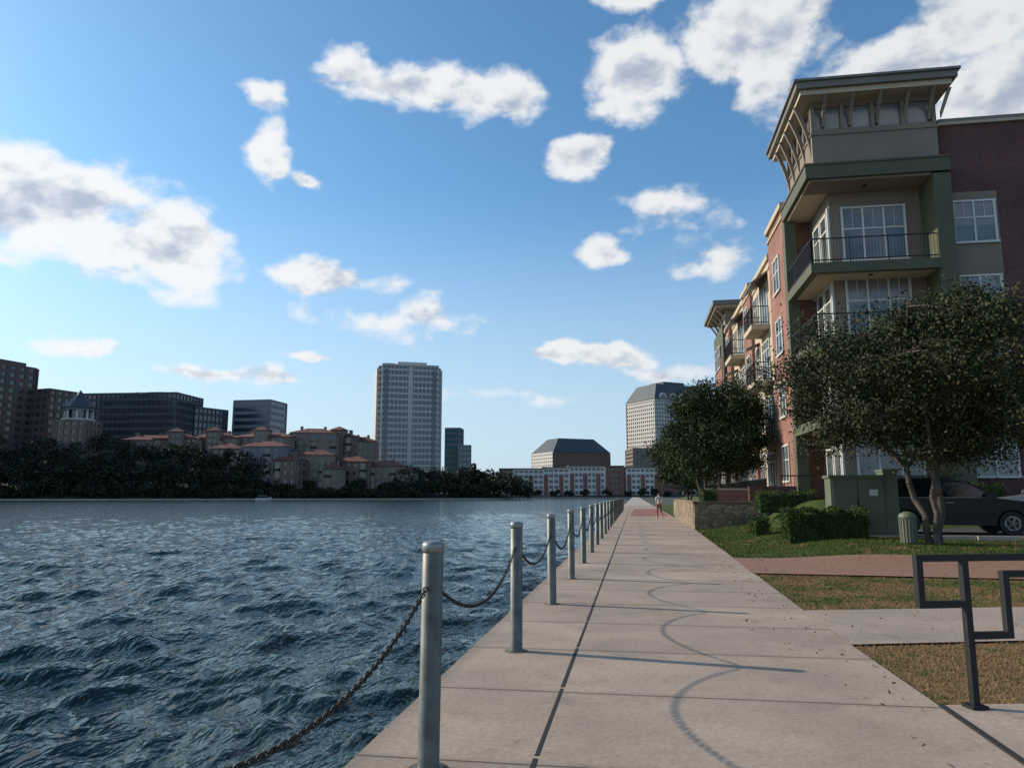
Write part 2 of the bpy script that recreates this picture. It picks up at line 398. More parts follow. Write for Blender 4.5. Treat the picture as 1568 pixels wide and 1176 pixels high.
# ------------------------------------------------------------------ main apartment building
A=Bld('apartment_building')
W,G,T,RL,RF,WN=A['walls'],A['green_frame'],A['trim'],A['railings'],A['roof'],A['windows']
def win_y(x0,x1,z0,z1,y,nx=2,tr=.62,fr='trimw',th=.05,bl=None):   # facing -Y
    WN.box('glass',x0,x1,y-.02,y+.05,z0,z1)
    if bl is None: bl=random.choice([0,.25,.45,.6])
    if bl: WN.box('blind',x0+.02,x1-.02,y-.024,y-.021,z1-(z1-z0)*bl,z1-.02)
    T.box(fr,x0-.07,x1+.07,y-.07,y-.025,z1,z1+.08); T.box(fr,x0-.09,x1+.09,y-.1,y-.025,z0-.09,z0)
    for k in range(nx+1):
        c=x0+(x1-x0)*k/nx; w=th if k in(0,nx) else th*.8
        T.box(fr,c-w,c+w,y-.06,y-.025,z0,z1)
    zz=z0+(z1-z0)*tr
    for k in range(nx):
        a=x0+(x1-x0)*k/nx+th; b2=x0+(x1-x0)*(k+1)/nx-th; T.box(fr,a,b2,y-.055,y-.025,zz-.03,zz+.03)
        mm=(a+b2)/2; T.box(fr,mm-.012,mm+.012,y-.05,y-.025,zz+.03,z1)
def win_x(y0,y1,z0,z1,x,ny=2,tr=.62,fr='trimw',th=.05):   # facing -X
    WN.box('glass',x-.02,x+.05,y0,y1,z0,z1)
    T.box(fr,x-.07,x-.022,y0-.07,y1+.07,z1,z1+.08); T.box(fr,x-.1,x-.022,y0-.09,y1+.09,z0-.09,z0)
    for k in range(ny+1):
        c=y0+(y1-y0)*k/ny; w=th if k in(0,ny) else th*.8
        T.box(fr,x-.06,x-.022,c-w,c+w,z0,z1)
    zz=z0+(z1-z0)*tr
    for k in range(ny):
        a=y0+(y1-y0)*k/ny+th; b2=y0+(y1-y0)*(k+1)/ny-th; T.box(fr,x-.055,x-.022,a,b2,zz-.03,zz+.03)
def rail(x0,y0,x1,y1,z):
    d=math.hypot(x1-x0,y1-y0); n=max(2,int(d/.125)); alongx=abs(x1-x0)>abs(y1-y0)
    for zz in(.10,1.02):
        if alongx: RL.box('black',min(x0,x1),max(x0,x1),y0-.022,y0+.022,z+zz,z+zz+.045)
        else: RL.box('black',x0-.022,x0+.022,min(y0,y1),max(y0,y1),z+zz,z+zz+.045)
    for i in range(n+1):
        x=x0+(x1-x0)*i/n;y=y0+(y1-y0)*i/n; r=.007 if i%12 else .02
        RL.box('black',x-r,x+r,y-r,y+r,z+.0,z+1.02)
FL=[1.4,4.6,7.8,11.0]
W.box('taupe',8.7,12.98,33.3,44,0,15.2)
W.box('cream',12.98,13.3,32.9,33.2,0,1.2)
G.box('green',12.42,13.08,31.70,33.3,.8,14.6)
G.box('green',7.43,13.10,31.65,37.0,14.68,15.25); G.box('green',7.38,13.14,31.60,37.05,15.25,15.33)
W.box('taupe',7.6,12.40,31.82,33.28,14.58,14.68); W.box('cream',7.6,8.68,33.28,36.8,14.58,14.68)
G.box('green',7.43,7.95,36.45,37.02,1,14.58)
for z in FL[1:]:
    G.box('green',7.43,12.42,31.65,31.95,z-.42,z); G.box('green',7.43,7.73,31.95,36.45,z-.42,z)
    W.box('cream',7.73,12.42,31.95,33.3,z-.36,z-.01); W.box('cream',7.73,8.7,33.3,36.45,z-.36,z-.01)
    rail(7.5,31.72,12.38,31.72,z); rail(7.5,31.72,7.5,36.4,z)
for z in FL:
    win_y(9.2,11.75,z+.55,z+2.85,33.3,3,.6)
    win_x(33.75,34.75,z+.15,z+2.75,8.7,1,.75); win_x(35.0,36.1,z+.15,z+2.75,8.7,1,.75)
    T.box('trimw',8.60,8.69,33.30,33.42,z,z+2.95)
for z in FL[1:]+[14.9]: T.box('black',9.9,10.05,32.4,32.55,z-.40,z-.362)
# penthouse
W.box('taupe',7.85,12.85,32.0,37.2,15.33,16.95); W.box('taupe',7.80,12.9,31.95,37.25,16.72,16.82)
WN.box('blind',7.98,12.72,32.12,37.1,16.95,18.05); W.box('taupe',7.85,12.85,32.0,37.2,18.05,18.2)
for i in range(5):
    x=7.85+i*(5.0-.16)/4; W.box('taupe',x,x+.16,31.99,32.2,16.95,18.05)
for i in range(4):
    x=7.85+.16+i*1.21; T.box('taupe',x+.06,x+.99,32.04,32.1,16.95,17.02); T.box('taupe',x+.06,x+.99,32.04,32.1,17.98,18.05)
for i in range(5):
    y=32.2+i*1.2; W.box('taupe',7.84,8.0,y,y+.14,16.95,18.05)
RF.box('roofmetal',7.12,13.42,31.02,37.9,18.42,18.70); RF.box('roofmetal',7.02,13.52,30.92,38,18.70,18.80); RF.box('cream',7.3,13.25,31.2,37.7,18.2,18.42)
def bracket(axis_,pos,wall,out,zb,zt):
    n=8; P1=[];P2=[]
    for k in range(n+1):
        t=k/n; a=wall+(out-wall)*t**1.8; z=zb+(zt-zb)*t
        sgn=1 if out<wall else -1
        P1.append((a,z)); P2.append((a+sgn*.16,z))
    RF.ext('taupe',P1+P2[::-1],axis_,pos-.06,pos+.06)
for x in(8.35,9.45,10.55,11.65,12.6): bracket('x',x,32.0,31.2,17.1,18.2)
for y in(32.3,33.4,34.5,35.6,36.7): bracket('y',y,7.85,7.22,15.6,18.2)
for y in(31.5,34,36.5):
    RF.ext('taupe',[(12.85,16.9),(13.35,18.2),(13.2,18.2),(12.85,17.2)],'y',y,y+.12)
# brick front wing
W.box('brick',13.1,30,32.55,46,0,17.0); T.box('cream',13.05,30.1,32.42,46.1,17.0,17.12); T.box('roofmetal',13.1,30,32.48,46,17.12,17.3)
T.box('taupe',13.12,30,32.46,32.54,3.9,4.25)
T.tube('roofmetal',(16.9,32.5,1.2),(16.9,32.5,16.9),.05,.05,8)
for x0 in(13.35,18.2,22.8):
    W.box('taupe',x0-.12,x0+1.75,32.49,32.56,4.3,14.0)
    for z in FL: win_y(x0,x0+1.6,z+.85,z+2.55,32.49 if z>2 else 32.55,2,.6)
def sect(y0,y1,x,top,mat,wins=(),bal=None,cornice='cream'):
    W.box(mat,x,12,y0,y1,0,top); T.box(cornice,x-.14,12,y0-.05,y1+.05,top,top+.28); T.box(cornice,x-.07,x,y0,y1,top-.5,top-.38)
    for wy in wins:
        for z in FL: win_x(wy-.75,wy+.75,z+.8,z+2.5,x,2,.6)
    if bal:
        a,b2=bal
        for z in FL:
            win_x(a+.3,b2-.3,z+.1,z+2.4,x,3,.8)
            if z>2:
                W.box('cream',x-1.0,x-.001,a,b2,z-.28,z); rail(x-.95,a+.05,x-.95,b2-.05,z); rail(x-.95,a+.05,x-.03,a+.05,z); rail(x-.95,b2-.05,x-.03,b2-.05,z)
        z=FL[3]+2.55
        RF.ext('roofmetal',[(x-.95,z-.15),(x-.003,z+.55),(x-.003,z+.4),(x-.95,z-.25)],'y',a-.1,b2+.1)
        RF.ext('roofmetal',[(x-.8,FL[2]+2.5),(x-.003,FL[2]+2.85),(x-.003,FL[2]+2.75),(x-.8,FL[2]+2.4)],'y',b2+.6,b2+1.6)
sect(37.05,41.3,7.5,15.5,'brick2',(39.2,))
sect(41.3,42.2,7.95,14.4,'taupe')
sect(42.2,48.3,7.7,14.5,'cream',(47.2,),(43,45.9))
sect(48.3,51.4,7.5,14.6,'brick2',(49.8,))
sect(51.4,58.4,7.7,14.5,'cream',(57,),(52.4,55.6))
sect(58.4,60.5,7.45,14.2,'brick2',(59.5,))
W.box('green',7.2,13,60.6,67,0,14.9); W.box('brick2',7.15,7.199,61.5,66,0,12.5); W.box('taupe',7.5,12.5,61,67,14.9,16.3)
WN.box('glass',7.42,7.5,61.4,66.6,15.6,16.2)
for z in FL: win_x(62,63.6,z+.8,z+2.5,7.14,2); win_x(64.2,65.6,z+.8,z+2.5,7.14,2); win_y(8,9.6,z+.8,z+2.4,60.6)
RF.box('roofmetal',6.5,13.2,59.9,68,16.45,16.8); RF.box('cream',6.7,13,60.1,67.8,16.3,16.45)
for y in(60.8,62.4,64,65.6,67): bracket('y',y,7.5,6.75,14.9,16.3)
W.box('taupe',12,28,41,66.9,0,14)
A.done()
F_=Bld('patio_fence'); mbf=F_['pickets']
def pf(x0,y0,x1,y1,z):
    n=int(math.hypot(x1-x0,y1-y0)/.12)
    for i in range(n):
        a=i/n; x=x0+(x1-x0)*a;y=y0+(y1-y0)*a; mbf.box('black',x-.009,x+.009,y-.009,y+.009,z,z+1.0)
    if abs(x1-x0)>abs(y1-y0): mbf.box('black',x0,x1,y0-.02,y0+.02,z+1,z+1.05)
    else: mbf.box('black',x0-.02,x0+.02,y0,y1,z+1,z+1.05)
pf(5.9,32.2,7.2,32.2,1.25); pf(7.3,31.3,12.4,31.3,1.2); pf(5.85,35.4,5.85,58,1.2); F_.done()
mb=MB(); mb.box('conc2',2.95,7.6,35.36,60,-.2,1.04); mb.make('terrace')
S_=Bld('stone_wall'); s1=S_['wall']; s1.box('stone',2.62,5.7,35.0,35.34,-.1,1.14); s1.box('stone',2.6,2.95,35.342,52,-.1,1.14)
c1=S_['coping']; c1.box('stone',2.57,5.74,34.96,35.38,1.142,1.22); c1.box('stone',2.56,2.99,35.382,52.05,1.142,1.22); S_.done()
mb=MB(); mb.box('brick2',3.3,6.0,39.0,39.3,1.04,1.75); mb.box('cream',3.25,6.05,38.95,39.35,1.75,1.83); mb.make('brick_planter_wall')
mb=MB(); mb.box('brick',5.2,7.3,36.2,36.5,1.04,1.9); mb.make('brick_garden_wall')
# hedges
def hedge(x0,x1,y0,y1,h,n,size=.055,mats=('hedge','hedge2','leafD'),z=None,name='clipped_hedge'):
    e=empty(name,((x0+x1)/2,(y0+y1)/2,0)); cx,cy=(x0+x1)/2,(y0+y1)/2; zb=gz(cx,cy) if z is None else z
    hx,hy=(x1-x0)/2,(y1-y0)/2
    mb=MB(); mb.box('hedge2',-hx+.12,hx-.12,-hy+.12,hy-.12,zb-.1,zb+h-.12); mb.make('core',e)
    C=np.random.uniform(-1,1,(n,3)); ax_=np.random.choice(3,n,p=[.22,.45,.33]); 
    for i in range(3):
        k=ax_==i; C[k,i]=np.sign(C[k,i]) if i<2 else 1
    C*=1-np.abs(np.random.normal(0,.05,(n,1)))
    r=.06*np.sin(C[:,0]*hx*4+1)*np.cos(C[:,1]*5)+.05*np.sin(C[:,0]*hx*9+C[:,2]*5)
    P=np.stack([C[:,0]*hx,C[:,1]*hy,zb+h*(C[:,2]+1)/2],1); P[:,2]+=r*(C[:,2]>.3); P[:,1]+=r; P+=np.random.normal(0,.025,P.shape)
    leaves('foliage',P,size,list(mats),[.5,.35,.15],e)
hedge(4.15,6.35,22.3,23.15,.80,14000)
hedge(3.95,4.5,27,27.8,.6,3000)
hedge(5.0,7.4,32.6,33.4,.75,6000,z=gz(6.2,33),mats=('hedge','hedge','leafD'))
hedge(7.6,9.5,30.2,31,.7,5000,z=1.0)
hedge(3.1,3.9,37,38.6,.7,3000,z=1.04)
hedge(9.6,13.5,30.4,31.2,.9,6000,z=1.0)
# utility cabinet
U=Bld('utility_cabinet',(6.62,23.95,gz(6.6,24)-.02),math.radians(-3)); u=U['cabinet']
u.box('tbox',-.9,.55,-.45,.45,.08,1.72); u.box('tbox',-.95,.57,-.5,.5,1.72,1.8)
u.box('tbox',.57,.95,-.38,.40,.08,1.9); u.box('tbox',.55,.99,-.42,.44,1.9,1.97)
u.box('seaw',-1.05,1.06,-.6,.6,-.3,.08); d=U['doors']
for a in(-.85,-.14): d.box('tbox',a,a+.67,-.48,-.452,.15,1.65)
d.box('black',-.20,-.16,-.50,-.482,.8,1.05); d.box('trimw',.15,.38,-.49,-.481,1.2,1.38)
for zz in(.3,.4,.5): d.box('black',-.6,-.3,-.484,-.4805,zz,zz+.03)
U.done()
L_=Bld('litter_bin',(6.78,20.6,gz(6.78,20.6)),0); l=L_['body']; l.lathe('tbox',[(0,0),(.15,0),(.18,.03),(.19,.62),(.21,.64),(.21,.68),(.18,.74),(.08,.79),(0,.8)],20)
l2=L_['slats']
for i in range(18):
    t=i*2*math.pi/18; l2.tube('roofmetal',(.185*math.cos(t),.185*math.sin(t),.04),(.20*math.cos(t),.20*math.sin(t),.62),.011,.011,5)
L_.done()
# ------------------------------------------------------------------ trees
def tree(name,base,height,cw,cz0,stems,ntips,nleaf,lsize,mats,probs,seed,clump=.42,flat=1.0,trunk_r=.13):
    rs=np.random.RandomState(seed); np.random.seed(seed); e=empty(name,base); mb=MB(); limbs=[]
    czc=(cz0+height)/2; rz=(height-cz0)/2; rx=cw/2
    for (lean,az,r0,fork) in stems:
        p=Vector((0.12*math.cos(az),.12*math.sin(az),-.1)); top=Vector((lean*math.cos(az),lean*math.sin(az),fork))
        n=5; prev=p; 
        for k in range(1,n+1):
            t=k/n; q=p.lerp(top,t)+Vector((rs.normal()*.05,rs.normal()*.05,0)); mb.tube('bark',prev,q,r0*(1-.35*(k-1)/n),r0*(1-.35*k/n),8,False); prev=q
        nb=4
        for j in range(nb):
            a=az+(j-(nb-1)/2)*1.25+rs.normal()*.2; ln=rs.uniform(.5,.8)*rx; end=Vector((prev.x+math.cos(a)*ln,prev.y+math.sin(a)*ln,czc+rs.uniform(-.3,.75)*rz))
            pp=prev;steps=5
            for k in range(1,steps+1):
                t=k/steps; q=prev.lerp(end,t); q.z+=math.sin(t*math.pi)*.25*rs.uniform(-.3,1); q+=Vector((rs.normal()*.08,rs.normal()*.08,rs.normal()*.06))
                mb.tube('bark',pp,q,r0*.6*(1-.75*(k-1)/steps),r0*.6*(1-.75*k/steps),6,False); limbs.append(q); pp=q
    tips=[]
    while len(tips)<ntips:
        d=rs.normal(size=3); d/=np.linalg.norm(d); rr=rs.uniform(.15,1)**.45
        lump=1+.17*math.sin(3*math.atan2(d[1],d[0])+seed)+.13*math.sin(5*math.atan2(d[1],d[0])+2*d[2]*3+seed)
        t=Vector((d[0]*rx*rr*lump,d[1]*rx*rr*lump,czc+d[2]*rz*rr*(1.0 if d[2]>0 else flat)*(.9+.1*lump)))
        tips.append(t)
    C=[]
    for t in tips:
        b0=min(limbs,key=lambda l:(l-t).length); md=b0.lerp(t,.5)+Vector((rs.normal()*.1,rs.normal()*.1,rs.uniform(0,.15)))
        mb.tube('bark',b0,md,.028,.018,5,False); mb.tube('bark',md,t,.018,.007,4,False)
        m_=int(nleaf/ntips*rs.uniform(.4,1.6)); c_=clump*rs.uniform(.6,1.25)
        C.append(np.array(t)+rs.normal(size=(m_,3))*np.array([c_,c_,c_*.62]))
        k=max(3,m_//6); tt=rs.rand(k,1); C.append(np.array(md)*(1-tt)+np.array(t)*tt+rs.normal(size=(k,3))*.12)
    mb.make('trunk_and_limbs',e,smooth=True,fix=False)
    leaves('foliage',np.concatenate(C),lsize,mats,probs,e)
    return e
zt=gz(7.1,20.6)
tree('live_oak_tree',(7.4,20.6,zt),6.25,6.7,1.95,[(.55,2.6,.10,1.9),(.35,.6,.11,2.1),(.4,4.6,.09,2.0)],230,86000,.092,['leafA','leafB','leafC'],[.48,.40,.12],5,.36)
tree('live_oak_tree',(4.85,43,.9),6.9,5.4,1.5,[(.3,.5,.14,2.0),(.35,3.4,.12,2.2)],200,64000,.135,['leafD','leafB','leafA'],[.50,.36,.14],11,.39)
tree('live_oak_tree',(4.9,57,.9),6.2,5.4,1.9,[(.3,.5,.14,2.0),(.35,3.4,.12,2.2)],110,16000,.2,['leafD','leafB','leafA'],[.4,.45,.15],12,.5)
tree('live_oak_tree',(5.2,75,.6),7.2,7,1.6,[(.3,.5,.14,2.0),(.35,3.4,.12,2.2)],110,14000,.26,['leafD','leafB','leafA'],[.4,.45,.15],13,.5)
# ------------------------------------------------------------------ car
def car(name,loc,rz,paint):
    e=Bld(name,loc,rz); B=e['body']
    def arch(cx,r=.40,zc=.34,n=8): return [(cx+r*math.cos(math.pi*k/n),zc+r*math.sin(math.pi*k/n)) for k in range(n+1)]
    fr,rr=1.42,-1.38
    prof=[(2.32,.30),(2.38,.55),(2.33,.80),(2.2,.93),(1.35,1.04),(1.15,1.07),(-2.2,1.10),(-2.34,1.0),(-2.38,.6),(-2.3,.32)]+arch(rr)[::-1]+arch(fr)[::-1]
    B.ext(paint,[(x,z) for x,z in prof],'y',-.93,.93)
    gh=[(1.12,1.07),(.35,1.58),(-.1,1.66),(-1.65,1.64),(-1.95,1.56),(-2.25,1.10)]
    n=len(gh); V=[(x,-.88+(.16*(z-1.1)/.6),z) for x,z in gh]+[(x,.88-(.16*(z-1.1)/.6),z) for x,z in gh]
    B.poly(paint,V,[tuple(range(n))[::-1],tuple(range(n,2*n))]+[(i,(i+1)%n,n+(i+1)%n,n+i) for i in range(n)])
    Gs=e['glass']
    for s in(-1,1):
        for poly in ([(.95,1.12),(.34,1.52),(-.35,1.57),(-.35,1.12)],[(-.43,1.12),(-.43,1.57),(-1.25,1.56),(-1.25,1.12)],[(-1.33,1.12),(-1.33,1.55),(-1.80,1.52),(-2.02,1.14)]):
            yy=lambda z:s*(.892-.16*(z-1.1)/.6)
            Gs.poly('carglass',[(x,yy(z),z) for x,z in poly],[tuple(range(4))])
    Gs.poly('carglass',[(1.10,-.78,1.10),(1.10,.78,1.10),(.40,.70,1.575),(.40,-.70,1.575)],[(0,1,2,3)])
    Gs.poly('carglass',[(-2.262,-.75,1.13),(-2.262,.75,1.13),(-2.0,.68,1.53),(-2.0,-.68,1.53)],[(0,1,2,3)])
    D=e['details']
    for s in(-1,1):
        for x in(-.4,-1.28,.9): D.box('black',x-.008,x+.008,s*.931-.003,s*.931+.003,.42,1.08)
        for x in(.0-.2,-1.1): D.box('cap',x-.1,x+.1,s*.95-.015,s*.95+.015,.93,.955)
        D.box('black',-1.0,1.0,s*.94-.02,s*.94+.02,.28,.4)
        D.box(paint,.75,.98,s*1.02-.09,s*1.02+.09,1.1,1.25)
        D.box('cap',2.12,2.34,s*.7-.2,s*.7+.2,.72,.86)
        D.box('tile',-2.375,-2.2,s*.8-.14,s*.8+.14,.85,1.09)
        D.box('black',-1.5,.1,s*.62-.02,s*.62+.02,1.67,1.71)
        D.box('cap',-2.0,.95,s*.90-.004,s*.90+.004,1.085,1.105)
    D.box('black',2.3,2.40,-.5,.5,.45,.72)
    Wh=e['wheels']
    for cx in(fr,rr):
        for s in(-1,1):
            ya,yb=s*.70,s*.935
            Wh.tube('black',(cx,ya,.34),(cx,yb,.34),.345,.345,28); Wh.tube('cap',(cx,yb,.34),(cx,yb+s*.006,.34),.22,.21,20); Wh.tube('black',(cx,yb+s*.006,.34),(cx,yb+s*.01,.34),.17,.17,20)
            for k in range(5):
                t=k*2*math.pi/5; Wh.tube('cap',(cx,yb+s*.015,.34),(cx+.2*math.cos(t),yb+s*.015,.34+.2*math.sin(t)),.035,.03,6)
    for cx in(fr,rr): D.box('black',cx-.42,cx+.42,-.69,.69,.3,.8)
    return e.done()
m_,nt_,b_=newmat('car_paint_black'); b_.inputs['Base Color'].default_value=(.004,.005,.006,1); b_.inputs['Roughness'].default_value=.22; b_.inputs['Specular IOR Level'].default_value=.3; M['paintb']=m_
m_,nt_,b_=newmat('car_paint_silver'); b_.inputs['Base Color'].default_value=(.25,.26,.28,1); b_.inputs['Metallic'].default_value=.6; b_.inputs['Roughness'].default_value=.3; M['paints']=m_
car('parked_suv',(9.6,25.5,gz(9.6,25.5)+.03),math.radians(-5),'paintb')
car('parked_car',(14.6,28.8,gz(13.3,28.0)+.03),math.radians(170),'paints')
# ------------------------------------------------------------------ person
def person(loc,rz):
    e=empty('walking_person',loc,rz)
    J={'pel':((0,0,.92),.125,.10),'wst':((0,0,1.05),.11,.085),'che':((0,.0,1.28),.135,.095),'nek':((0,0,1.44),.055,.055),'hd0':((0,.01,1.53),.075,.085),'hd1':((0,.01,1.62),.07,.08),
    'hipL':((-.09,0,.88),.085,.085),'knL':((-.1,.14,.50),.058,.058),'anL':((-.1,.10,.09),.04,.04),'toL':((-.1,.25,.05),.035,.03),
    'hipR':((.09,0,.88),.085,.085),'knR':((.1,-.02,.49),.058,.058),'anR':((.1,-.26,.14),.04,.04),'toR':((.1,-.15,.04),.035,.03),
    'shL':((-.18,0,1.38),.05,.05),'elL':((-.23,-.1,1.12),.038,.038),'haL':((-.22,.02,.90),.03,.03),'fiL':((-.21,.06,.82),.022,.03),
    'shR':((.18,0,1.38),.05,.05),'elR':((.23,.05,1.12),.038,.038),'haR':((.22,.2,.96),.03,.03),'fiR':((.21,.26,.90),.022,.03)}
    names=list(J); E=[('pel','wst'),('wst','che'),('che','nek'),('nek','hd0'),('hd0','hd1'),('pel','hipL'),('hipL','knL'),('knL','anL'),('anL','toL'),('pel','hipR'),('hipR','knR'),('knR','anR'),('anR','toR'),('che','shL'),('shL','elL'),('elL','haL'),('haL','fiL'),('che','shR'),('shR','elR'),('elR','haR'),('haR','fiR')]
    me=bpy.data.meshes.new('body'); me.from_pydata([J[n][0] for n in names],[(names.index(a),names.index(b)) for a,b in E],[])
    o=bpy.data.objects.new('body',me); COL.objects.link(o)
    sk=o.modifiers.new('s','SKIN')
    for i,n in enumerate(names): me.skin_vertices[0].data[i].radius=(J[n][1],J[n][2])
    me.skin_vertices[0].data[0].use_root=True
    ss=o.modifiers.new('u','SUBSURF'); ss.levels=2; ss.render_levels=2
    dg=bpy.context.evaluated_depsgraph_get(); dg.update(); me2=bpy.data.meshes.new_from_object(o.evaluated_get(dg)); bpy.data.objects.remove(o)
    for n,c in (('skin',(.38,.23,.17)),('shirt',(.50,.47,.46)),('shorts',(.22,.10,.10)),('hair',(.03,.02,.015)),('shoes',(.4,.4,.4))): me2.materials.append(simple('person_'+n,c,.8,.08,5))
    for p in me2.polygons:
        z=p.center.z;x=abs(p.center.x); k=0
        if z<.1:k=4
        elif .3<z<.97 and x<.19:k=2
        elif .97<=z<1.45 and (x<.19 or z>1.18):k=1
        elif z>1.58 or (z>1.47 and p.center.y<-.02):k=3
        p.material_index=k; p.use_smooth=True
    b=bpy.data.objects.new('body',me2); COL.objects.link(b); b.parent=e
    return e
person((1.45,47,0),math.radians(20))
# ------------------------------------------------------------------ far shore
AZ=math.radians(9.19); ca,sa=math.cos(AZ),math.sin(AZ)
def PR(R,F): return (R*ca-F*sa,R*sa+F*ca)
def shoreF(R):
    if R<-10: return 310+ (R+300)*.30 if R>-300 else 310
    return 397+ 150*sm((R+10)/40)
Rs=list(np.concatenate([np.linspace(-1500,-320,12),np.linspace(-300,-20,40),np.linspace(-10,40,20),np.linspace(50,500,12)])); off=[-4,0,3,8,18,40,90,300,900,2600]
def landz(R,o):
    hl=9 if R<-120 else (9-6.5*sm((R+120)/60))
    if R>0: hl=1.6
    return -3 if o<0 else (-1.0 if o==0 else min(1,o/22)*hl*.9+(-.3 if o<4 else 0)+.2)
V=[];Fc=[]
for R in Rs:
    for o in off:
        x,y=PR(R,shoreF(R)+o); V.append((x,y,landz(R,o)))
no=len(off)
for i in range(len(Rs)-1):
    for j in range(no-1):
        k=i*no+j; Fc.append((k,k+no,k+no+1,k+1))
mb=MB(); mb.poly('earth',V,Fc); mb.make('far_shore_terrain',smooth=True)
mb=MB(); pts=[PR(R,shoreF(R)-1.5) for R in Rs if -330<R<450]
for a,b2 in zip(pts[:-1],pts[1:]):
    d=Vector((b2[0]-a[0],b2[1]-a[1])).normalized(); nn=Vector((-d.y,d.x))*.6
    vs=[(a[0]-nn.x,a[1]-nn.y),(b2[0]-nn.x,b2[1]-nn.y),(b2[0]+nn.x,b2[1]+nn.y),(a[0]+nn.x,a[1]+nn.y)]
    mb.poly('seaw',[(p[0],p[1],z) for z in(-1.5,-.2) for p in vs],[(0,1,5,4),(4,5,6,7),(2,3,7,6)])
mb.make('far_seawall')
def tower(name,R,F,rot,w,d,h,nf,nbx,nby,wall,glass,bandf=.4,pier=.8,z0=0,finish=True,ground=0):
    x,y=PR(R,F); b=Bld(name,(x,y,0),AZ+math.radians(rot)); Wl,Wi=b['walls'],b['windows']
    Wi.box(glass,-w/2,w/2,-d/2,d/2,z0,z0+h-.2); fh=h/nf
    for i in range(nf):
        z=z0+i*fh; Wl.box(wall,-w/2-.3,w/2+.3,-d/2-.3,d/2+.3,z,z+fh*bandf)
    Wl.box(wall,-w/2-.32,w/2+.32,-d/2-.32,d/2+.32,z0+h-.6,z0+h+.6)
    for k in range(nbx+1):
        c=-w/2+w*k/nbx; pw=pier*(1.6 if k in(0,nbx) else 1)/2; Wl.box(wall,c-pw,c+pw,-d/2-.42,-d/2+.1,z0,z0+h); Wl.box(wall,c-pw,c+pw,d/2-.1,d/2+.42,z0,z0+h)
    for k in range(nby+1):
        c=-d/2+d*k/nby; pw=pier/2; Wl.box(wall,-w/2-.42,-w/2+.1,c-pw,c+pw,z0,z0+h); Wl.box(wall,w/2-.1,w/2+.42,c-pw,c+pw,z0,z0+h)
    if finish: return b.done()
    return b
def hip(b,mat,x0,x1,y0,y1,z,h,oh=.9,inset=None):
    x0-=oh;x1+=oh;y0-=oh;y1+=oh; w,d=x1-x0,y1-y0; i=(min(w,d)/2) if inset is None else inset
    V=[(x0,y0,z),(x1,y0,z),(x1,y1,z),(x0,y1,z),(x0+i,y0+min(i,d/2-.01),z+h),(x1-i,y0+min(i,d/2-.01),z+h),(x1-i,y1-min(i,d/2-.01),z+h),(x0+i,y1-min(i,d/2-.01),z+h)]
    b['roof'].poly(mat,V,[(0,3,2,1),(0,1,5,4),(1,2,6,5),(2,3,7,6),(3,0,4,7),(4,5,6,7)])
b=tower('office_building',-266,374,-20,40,24,65,17,8,5,'offbrown','dglass',.5,2.2,finish=False); b['walls'].box('offbrown',-8,10,-8,8,65.6,69); b['walls'].box('offbrown',12,18,-8,8,65.6,67.5); b.done()
b=tower('office_building',-236,384,-20,13,16,54,14,3,4,'offbrown','dglass',.5,1.6)
b=tower('cupola_building',-211,364,0,14,13,36.5,9,4,4,'pinkb','dglass',.5,1.5,finish=False)
for k in range(8):
    t=k*math.pi/4+.39; b['cupola'].tube('offw',(5.8*math.cos(t),5.8*math.sin(t),37),(5.8*math.cos(t),5.8*math.sin(t),42),.6,.6,6)
b['cupola'].lathe('offw',[(0,37.2),(7.4,37.2),(7.4,37.9),(6.6,38)],16); b['cupola'].lathe('dglass',[(4.8,37.5),(4.8,42)],16); b['cupola'].lathe('offgrey',[(6.8,42),(6.8,43.0),(7.9,43.3)],16); b['cupola'].lathe('slate',[(7.9,43.3),(3.3,48),(0,52.3)],8)
b.done()
b=tower('glass_office_building',-222,450,-6,58,30,60,14,20,8,'slate','dglass',.35,.3,finish=False); b['walls'].box('slate',-6,-5,0,1,60.6,63); b['walls'].box('slate',4,14,-4,6,60.6,62.4); b.done()
b=tower('glass_office_building',-192,466,-30,14,24,54,12,5,8,'slate','dglass',.35,.3)
b=tower('office_building',-164,487,-10,25,22,61,14,1,1,'offgrey','dglass',.45,.6)
# mediterranean apartments
def med(R,F,rot,w,d,h,nf,nb,wall='beige',rh=3.0,turret=False):
    b=tower('tiled_roof_apartments',R,F,rot,w,d,h,nf,nb,max(2,int(d/5)),wall,'dglass',.55,w/nb*.5,finish=False)
    hip(b,'tile',-w/2,w/2,-d/2,d/2,h+.6,rh,1.2)
    for k in range(0,nb,3):
        c=-w/2+w*(k+.5)/nb
        for i in range(1,nf):
            z=i*h/nf; b['balconies'].box('black' if i%2 else wall,c-1.6,c+1.6,-d/2-2,-d/2-.43,z-.3,z+.9)
            b['recesses'].box('dglass',c-1.3,c+1.3,-d/2-.5,-d/2-.44,z+.95,z+h/nf-.35)
    if turret:
        b['turret'].box(wall,-3.5,3.5,-d/2-3,-d/2+4,0,h+4); hip2=[(-4.3,-d/2-3.8,h+4),(4.3,-d/2-3.8,h+4),(4.3,-d/2+4.8,h+4),(-4.3,-d/2+4.8,h+4),(0,-d/2+.5,h+6.2)]
        b['turret'].poly('tile',hip2,[(0,1,4),(1,2,4),(2,3,4),(3,0,4),(3,2,1,0)])
        for zz in [h+.8-3.3*q for q in range(6)]:
            for xx in(-2.2,.4): b['turret'].box('dglass',xx,xx+1.6,-d/2-3.05,-d/2-3.01,zz,zz+2.0)
    for sx_ in(-w*.3,w*.22): b['chimney'].box(wall,sx_-.7,sx_+.7,-1,1,h,h+rh+1.6)
    b.done()
